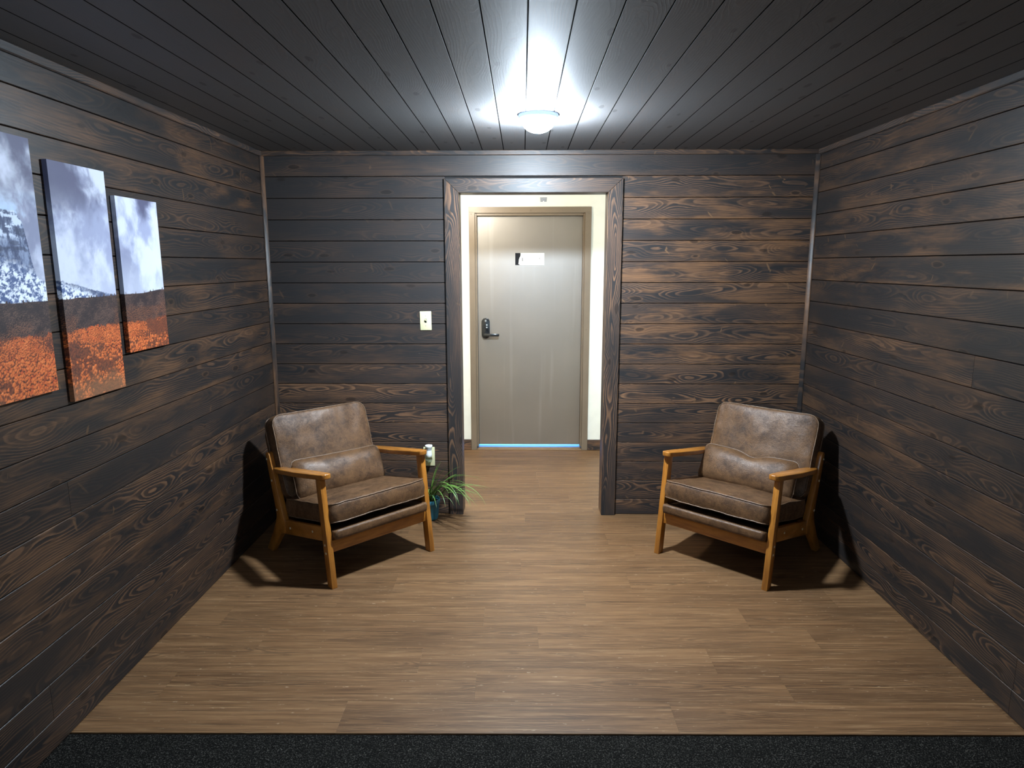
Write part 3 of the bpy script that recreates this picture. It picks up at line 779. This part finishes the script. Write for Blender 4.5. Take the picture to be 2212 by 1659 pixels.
def canvas(y0, y1, z0, z1, label):
    th = .018; st = .0019
    root = empty('canvas_print', (XL, (y0 + y1) / 2, z0)); tag(root, label, 'canvas print', 'landscape canvas panels')
    yc = (y0 + y1) / 2
    # wrapped strip: left edge (depth), face, right edge; wrapped vertically too
    na = int((y1 - y0) / st); nd = 8; nz = int((z1 - z0) / st)
    ring_y = [(y0, th * k / nd) for k in range(nd)] + [(y0 + (y1 - y0) * k / na, th) for k in range(na + 1)] + [(y1, th * (nd - 1 - k) / nd) for k in range(nd)]
    U = [y0 - (th - d) * .6 if i < nd else (y if i <= nd + na else y1 + (th - d) * .6) for i, (y, d) in enumerate(ring_y)]
    nr = len(ring_y)
    yy = np.array([p[0] for p in ring_y]); dd = np.array([p[1] for p in ring_y]); uu = np.array(U)
    # soften the folded corners
    rr = .004
    zz = np.linspace(z0, z1, nz + 1)
    Yg, Zg = np.meshgrid(yy, zz); Dg, _ = np.meshgrid(dd, zz); Ug, _ = np.meshgrid(uu, zz)
    co = np.stack([Dg + .0008, Yg - yc, Zg - z0], -1).reshape(-1, 3)
    colr = landscape(Ug.reshape(-1) - .016, Zg.reshape(-1))
    faces = []
    idx = np.arange((nz + 1) * nr).reshape(nz + 1, nr)
    a_, b_, c_, d_ = idx[:-1, :-1].ravel(), idx[:-1, 1:].ravel(), idx[1:, 1:].ravel(), idx[1:, :-1].ravel()
    faces = np.stack([a_, b_, c_, d_], 1)
    # bottom and top wraps
    nv = len(co); base = nv; extra, ecol = [], []
    fl_ = faces.tolist()
    for zi, zv in ((0, z0), (nz, z1)):
        i0 = base + len(extra)
        for k in range(na + 1):
            yk = y0 + (y1 - y0) * k / na; extra.append((.0008, yk - yc, zv - z0)); ecol.append((yk, zv))
        for k in range(na):
            q = [int(idx[zi, nd + k]), int(idx[zi, nd + k + 1]), i0 + k + 1, i0 + k]
            fl_.append(q if zi else q[::-1])
    ec = landscape(np.array([e[0] for e in ecol]) - .016, np.array([e[1] for e in ecol]))
    me = bpy.data.meshes.new('canvas'); me.from_pydata(co.tolist() + extra, [], fl_); me.update()
    at = me.color_attributes.new('print', 'FLOAT_COLOR', 'POINT')
    allc = np.concatenate([colr, ec]); rgba = np.concatenate([allc, np.ones((len(allc), 1))], 1).astype(np.float32)
    at.data.foreach_set('color', rgba.ravel())
    o = obj_from_mesh('canvas', me, CANVAS_EDGE, root, 45)
    b2 = bmesh.new(); w2 = (y1 - y0) / 2 - .003; h2 = z1 - z0
    for (p0, p1, q0, q1) in ((-w2, -w2 + .03, .003, h2 - .003), (w2 - .03, w2, .003, h2 - .003), (-w2, w2, .003, .033), (-w2, w2, h2 - .033, h2 - .003)):
        bm_box(b2, .0012, .0012 + .014, p0, p1, q0, q1)
    bm_obj('stretcher', b2, STRETCH, root)
canvas(-2.415, -2.083, 1.262, 2.109, 'canvas panel with the snowy rock peak, cut off at the photo edge')
canvas(-2.006, -1.687, 1.202, 2.056, 'tall canvas panel of clouds over orange trees, between the peak panel and the short panel')
canvas(-1.631, -1.322, 1.334, 1.971, 'shortest canvas panel, clouds over autumn trees, nearest the corner')

# ------------------------------------------------------------------ armchairs
def cushion_geo(w, d, h, rp, ct, cb, nx=26, ny=24, ns=5, bulge=.010, pw=2.6):
    """rounded slab centred on the origin; returns verts, faces, upper and lower rim loops."""
    def plan(s, t):
        x, y = s * w / 2, t * d / 2
        qx, qy = abs(x) - (w / 2 - rp), abs(y) - (d / 2 - rp)
        if qx > 0 and qy > 0:
            l = math.hypot(qx, qy); k = max(qx, qy) / l
            x = math.copysign(w / 2 - rp + qx * k, x); y = math.copysign(d / 2 - rp + qy * k, y)
        return x, y
    def par(i, n):
        t = i / n * 2 - 1
        return math.copysign(1 - (1 - abs(t)) ** 1.35, t)
    V, F = [], []
    def gid(i, j): return j * (nx + 1) + i
    for side, c in ((1, ct), (-1, cb)):
        for j in range(ny + 1):
            for i in range(nx + 1):
                s, t = par(i, nx), par(j, ny); x, y = plan(s, t)
                z = side * (h / 2 + c * ((1 - abs(s) ** pw) * (1 - abs(t) ** pw)) ** .55)
                V.append([x, y, z])
    M_ = (nx + 1) * (ny + 1)
    for j in range(ny):
        for i in range(nx):
            a, b, c, d2 = gid(i, j), gid(i + 1, j), gid(i + 1, j + 1), gid(i, j + 1)
            F.append((a, b, c, d2)); F.append((M_ + d2, M_ + c, M_ + b, M_ + a))
    loop = [gid(i, 0) for i in range(nx)] + [gid(nx, j) for j in range(ny)] + [gid(i, ny) for i in range(nx, 0, -1)] + [gid(0, j) for j in range(ny, 0, -1)]
    prev = loop; n = len(loop)
    for q in range(1, ns + 1):
        if q == ns: cur = [M_ + k for k in loop]
        else:
            t = q / ns; cur = []
            for k in loop:
                x, y, z = V[k]; l = math.hypot(x, y); bo = 1 + bulge * math.sin(math.pi * t) / l
                V.append([x * bo, y * bo, h / 2 - h * t]); cur.append(len(V) - 1)
        for k in range(n):
            k2 = (k + 1) % n; F.append((prev[k2], prev[k], cur[k], cur[k2]))
        prev = cur
    return V, F, loop, [M_ + k for k in loop]

def wrinkle(p, seed, amp):
    v = Vector((p[0] * 9 + seed, p[1] * 9, p[2] * 9))
    w = Vector((p[0] * 26 + seed, p[1] * 14, p[2] * 26 + 5))
    return amp * (mnoise.noise(v) + .55 * mnoise.noise(w))

def soft_part(name, geo, xf, parent, seed, amp=.0, pipe=.0038, loops=(0, 1), mat=LEATHER, loc=(0, 0, 0)):
    V, F, up_, lo_ = geo
    W = []
    for p in V:
        k = wrinkle(p, seed, amp) if amp else 0
        W.append(Vector(xf(p[0], p[1], p[2] + (k if p[2] > 0 else -k))))
    o = pyd(name, W, F, mat, parent, 60 if pipe else 180); o['seed'] = seed % 1.0
    for li in loops:
        if not pipe: break
        lp = (up_, lo_)[li]
        # resample the rim
        pts = [W[i] for i in lp]
        cen = sum(pts, Vector()) / len(pts)
        vs_, fs_ = tube_geo([p + (p - cen).normalized() * .0012 for p in pts], pipe, 6, True)
        pyd('piping', vs_, fs_, PIPING, o, 180)
    return o

def chair_bolt(parent, x, y, z, sgn):
    lathe('bolt_cap', [(0, .0025 * sgn), (.0055, .002 * sgn), (.0068, 0)], BOLT, parent, 14, (x, y, z), 'X')

def armchair(label, loc, rz, seed):
    root = empty('armchair', (loc[0], loc[1], 0), rz); tag(root, label, 'armchair', 'pair of leather armchairs')
    XO, XI = .345, .313
    for s in (-1, 1):
        lo, hi = (XI, XO) if s > 0 else (-XO, -XI)
        leg = prism('leg', [(-.392, 0), (-.342, 0), (-.270, .590), (-.317, .590)], lo, hi, HONEY, root, 'X', .003, 2)
        for zz, yy in ((.232, -.335), (.188, -.342)): chair_bolt(leg, s * XO, yy, zz, s)
        post = [(.258, .600), (.264, .612), (.277, .619), (.292, .617), (.303, .608), (.305, .596),
                (.262, .440), (.226, .310), (.213, .262), (.216, .236), (.232, .200), (.290, .105), (.366, 0), (.298, 0), (.218, .095), (.170, .148), (.140, .160),
                (.118, .165), (.116, .235), (.130, .262)]
        rl = prism('leg', post, lo, hi, HONEY, root, 'X', .003, 2)
        chair_bolt(rl, s * XO, .292, .575, s); chair_bolt(rl, s * XO, .205, .285, s); chair_bolt(rl, s * XO, .245, .455, s)
        rlo, rhi = (XI + .003, XO - .005) if s > 0 else (-XO + .005, -XI - .003)
        rail = prism('side_rail', [(-.300, .322), (-.308, .246), (.150, .154), (.140, .240)], rlo, rhi, HONEY_Y, root, 'X', .0025, 2)
        chair_bolt(rail, s * (XO - .005), -.200, .268, s); chair_bolt(rail, s * (XO - .005), .060, .212, s)
        # arm: plan outline, then sloped down to the back
        pl_ = [(.350, -.315), (.345, -.338), (.332, -.349), (.305, -.349), (.292, -.340), (.287, -.318), (.282, -.20), (.281, -.05), (.286, .10), (.296, .175), (.306, .196), (.312, .212), (.3135, .300),
               (.337, .300), (.338, .215), (.343, .200), (.352, .190), (.357, .10), (.359, -.05), (.357, -.20)]
        pl_ = [(s * a, b) for a, b in pl_]
        if s < 0: pl_ = pl_[::-1]
        prism('armrest', pl_, -.014, .014, HONEY_Y, root, 'Z', .005, 3,
              f=lambda c: (c.x, c.y, c.z + .604 - .148 * (c.y + .33) - .035 * max(0, .25 - abs(c.y + .05)) ** 2))
    box('front_rail', -XI, XI, -.352, -.330, .186, .252, HONEY_X, root, .0025, 2)
    box('rear_rail', -XI, XI, .160, .184, .172, .236, HONEY_X, root, .0025, 2)
    for z in (.40, .56):
        yy = .175 + (z - .24) * .35 + .02
        box('back_rail', -XI, XI, yy, yy + .020, z - .02, z + .02, HONEY_X, root, .0025, 2)
    # upholstered deck, sloping to the back
    sl_ = .185
    geo = cushion_geo(.612, .545, .050, .018, .003, .001, 16, 14, 4, .004)
    soft_part('seat_deck', geo, lambda x, y, z: (x, y - .112, z + .2905 - sl_ * (y + .2725) - .002), root, seed + .1, .0012, 0)
    # seat cushion
    geo = cushion_geo(.622, .545, .100, .045, .022, .004, 34, 30, 6, .010)
    a = math.atan(sl_)
    def xs(x, y, z):
        return (x, y * math.cos(a) + z * math.sin(a) * .6 - .098, z * math.cos(a) - y * math.sin(a) + .3435 + .010)
    soft_part('seat_cushion', geo, xs, root, seed + .3, .0050, .0033)
    # back cushion leaning on the frame
    lean = math.radians(18.5)
    geo = cushion_geo(.622, .490, .105, .058, .024, .006, 34, 30, 6, .008)
    def xb(x, y, z):
        yv, zv = -z, y                      # cushion front faces -Y
        return (x, yv * math.cos(lean) + zv * math.sin(lean) + .246, zv * math.cos(lean) - yv * math.sin(lean) + .580)
    soft_part('back_cushion', geo, xb, root, seed + .55, .0065, .0033)
    geo = cushion_geo(.600, .460, .026, .040, .003, .003, 16, 14, 3, .003)
    def xp(x, y, z):
        yv, zv = -z, y
        return (x, yv * math.cos(lean) + zv * math.sin(lean) + .322, zv * math.cos(lean) - yv * math.sin(lean) + .508)
    soft_part('back_panel', geo, xp, root, seed + .8, .001, 0)
    return root

CH_L = ((-1.047, -.586), math.radians(46.1)); CH_R = ((1.306, -.576), math.radians(-43.4))
armchair('brown leather armchair with honey wood frame, left of the opening beside the plant', *CH_L, 3.1)
armchair('brown leather armchair with honey wood frame, right of the opening', *CH_R, 8.4)

def lumbar(label, ch, seed, cx, cz, roll, w, sag, yoff):
    (lx_, ly_), rz = ch
    root_loc = (lx_, ly_, 0)
    lean = math.radians(24)
    nx, ny = 34, 20
    V, F = [], []
    hgt, th = .232, .135
    def edge(s, t):
        # pillow outline with slightly pulled-in sides
        x = s * w / 2 * (1 - .03 * (1 - abs(t) ** 2)); y = t * hgt / 2 * (1 - .03 * (1 - abs(s) ** 2))
        rp = .05; qx, qy = abs(x) - (w / 2 - rp), abs(y) - (hgt / 2 - rp)
        if qx > 0 and qy > 0:
            k = max(qx, qy) / math.hypot(qx, qy)
            x = math.copysign(w / 2 - rp + qx * k, x); y = math.copysign(hgt / 2 - rp + qy * k, y)
        return x, y
    def xf(x, y, z):
        x2 = x * math.cos(roll) - y * math.sin(roll); y2 = x * math.sin(roll) + y * math.cos(roll)
        y2 -= sag * math.exp(-((x - .02) / .07) ** 2) * (1 if y > 0 else 0) * (y / (hgt / 2)) ** 2
        yv, zv = -z, y2
        return (x2 + cx, yv * math.cos(lean) + zv * math.sin(lean) + yoff, zv * math.cos(lean) - yv * math.sin(lean) + cz)
    rim = {}
    for side in (1, -1):
        for j in range(ny + 1):
            for i in range(nx + 1):
                s = math.sin((i / nx - .5) * math.pi); t = math.sin((j / ny - .5) * math.pi)
                x, y = edge(s, t)
                z = side * th / 2 * ((1 - abs(s) ** 5.0) * (1 - abs(t) ** 2.6)) ** .5
                z += side * wrinkle((x, y, z), seed, .006) * min(1, (1 - abs(s)) * 8) * min(1, (1 - abs(t)) * 5)
                V.append(xf(x, y, z))
    M_ = (nx + 1) * (ny + 1)
    for j in range(ny):
        for i in range(nx):
            a = j * (nx + 1) + i; b, c, d = a + 1, a + nx + 2, a + nx + 1
            F.append((a, b, c, d)); F.append((M_ + d, M_ + c, M_ + b, M_ + a))
    bm = bmesh.new(); bv = [bm.verts.new(v) for v in V]
    for f in F: bm.faces.new([bv[i] for i in f])
    bmesh.ops.remove_doubles(bm, verts=bm.verts, dist=.0004)
    root = empty('lumbar_pillow', root_loc, rz); tag(root, label, 'pillow', 'lumbar pillows')
    o = bm_obj('pillow_cover', bm, LEATHER, root, 180); o['seed'] = seed % 1.0
    lp = [i for i in range(nx)] + [j * (nx + 1) + nx for j in range(ny)] + [ny * (nx + 1) + i for i in range(nx, 0, -1)] + [j * (nx + 1) for j in range(ny, 0, -1)]
    vs_, fs_ = tube_geo([V[i] for i in lp], .0038, 6, True)
    pyd('piping', vs_, fs_, PIPING, root, 180)
lumbar('brown leather lumbar pillow lying on the left armchair', CH_L, 12.37, -.005, .478, math.radians(-1.5), .60, .0, .058)
lumbar('brown leather lumbar pillow with a dented top on the right armchair', CH_R, 27.81, -.010, .480, math.radians(-1.0), .60, .030, .060)

# ------------------------------------------------------------------ potted plant
PX, PY = -.628, -.100
plant = empty('potted_plant', (PX, PY, 0)); tag(plant, 'spider plant with arching grassy leaves in a teal pot behind the left armchair', 'plant')
bm = bmesh.new()
npan = 12
prof = [(0, .001), (.050, .001), (.056, .006), (.060, .018), (.061, .022), (.0615, .023), (.0685, .112), (.0720, .116), (.0745, .120), (.0755, .142), (.0735, .146), (.0700, .145), (.0690, .128), (0.0, .120)]
lathe('pot', prof, TEAL, plant, 36)
lathe('soil', [(0, .132), (.035, .131), (.0685, .126)], SOIL, plant, 24)
lr = random.Random(21)
def leaf_blade(az, length, rise, droop, width, x0, y0):
    n = 12; vs, fs, uvv = [], [], []
    dirv = Vector((math.cos(az), math.sin(az), 0)); sidev = Vector((-math.sin(az), math.cos(az), 0))
    tw = lr.uniform(-.5, .5)
    pitch = rise; p = Vector((x0, y0, .128)); st = length / n
    for i in range(n + 1):
        t = i / n
        w = width * (.55 + 1.0 * t) * (1 - t ** 3) if t < .5 else width * 1.2 * (1 - t ** 2.6)
        w = max(w, .0004)
        sd = (sidev * math.cos(tw * t) + Vector((0, 0, 1)) * math.sin(tw * t))
        nrm = Vector((0, 0, 1)) * math.cos(pitch) - dirv * math.sin(pitch)
        for q in (-1, 0, 1):
            vs.append(p + sd * (w * q) + nrm * (w * .35 * abs(q))); uvv.append((t, q * .5))
        p = p + (dirv * math.cos(pitch) + Vector((0, 0, 1)) * math.sin(pitch)) * st
        pitch -= droop / n * (.45 + 1.3 * t)
        if p.z < .006: p.z = .006; pitch = max(pitch, 0.0)
        # keep clear of the wall behind
        if p.y + PY > -.014: p.y = -.014 - PY
        if p.x + PX < -.80 and p.z > .10: pass
    for i in range(n):
        for q in range(2):
            a = i * 3 + q; fs.append((a, a + 1, a + 4, a + 3))
    me = bpy.data.meshes.new('leaf'); me.from_pydata(vs, [], fs); me.update()
    ul = me.uv_layers.new(name='UVMap')
    for lp in me.loops: ul.data[lp.index].uv = uvv[lp.vertex_index]
    o = obj_from_mesh('leaf', me, LEAF, plant, 180)
    return o
# (azimuth deg, length, rise deg, droop deg, half width)
leaves = [(-12, .42, 48, 62, .0055), (-20, .38, 40, 62, .0045), (-4, .40, 38, 60, .005), (-28, .40, 52, 118, .006), (-36, .42, 55, 125, .0065), (-45, .38, 58, 128, .006),
          (-18, .36, 50, 120, .005), (-8, .34, 55, 105, .005), (-55, .36, 60, 130, .0055), (-66, .33, 58, 128, .005), (-30, .30, 60, 130, .005),
          (10, .26, 82, 30, .0055), (-10, .27, 78, 38, .006), (30, .25, 84, 26, .006), (-80, .24, 80, 40, .006), (60, .24, 80, 40, .005), (0, .28, 70, 50, .005),
          (-24, .30, 66, 70, .005), (-40, .28, 66, 90, .005), (-100, .34, 55, 128, .005), (-125, .36, 55, 128, .0055), (-140, .36, 50, 122, .0055), (-152, .34, 48, 122, .005),
          (-165, .32, 52, 120, .005), (178, .20, 60, 100, .005), (-112, .30, 62, 125, .005), (-90, .30, 62, 130, .005), (160, .17, 70, 70, .005), (-170, .19, 74, 75, .005),
          (-50, .26, 74, 60, .005), (-15, .24, 64, 98, .0045), (-33, .26, 45, 110, .0045), (20, .30, 62, 80, .0045), (-72, .26, 50, 112, .0045),
          (-14, .44, 56, 96, .0055), (-22, .40, 60, 118, .006), (-6, .36, 46, 84, .005), (-38, .36, 48, 112, .0055), (-48, .42, 62, 132, .006), (2, .30, 74, 62, .005), (-32, .48, 50, 112, .006), (-42, .46, 52, 116, .006), (-24, .46, 42, 96, .005),
          (-58, .30, 66, 112, .005), (18, .24, 78, 44, .0055), (-2, .33, 30, 70, .0045), (-26, .34, 36, 92, .005)]
for az, ln, ri, dr, wd in leaves:
    leaf_blade(math.radians(az + lr.uniform(-4, 4)), ln * 1.13 * lr.uniform(.94, 1.05), math.radians(ri), math.radians(dr), wd * .84, lr.uniform(-.022, .030), lr.uniform(-.022, .022))
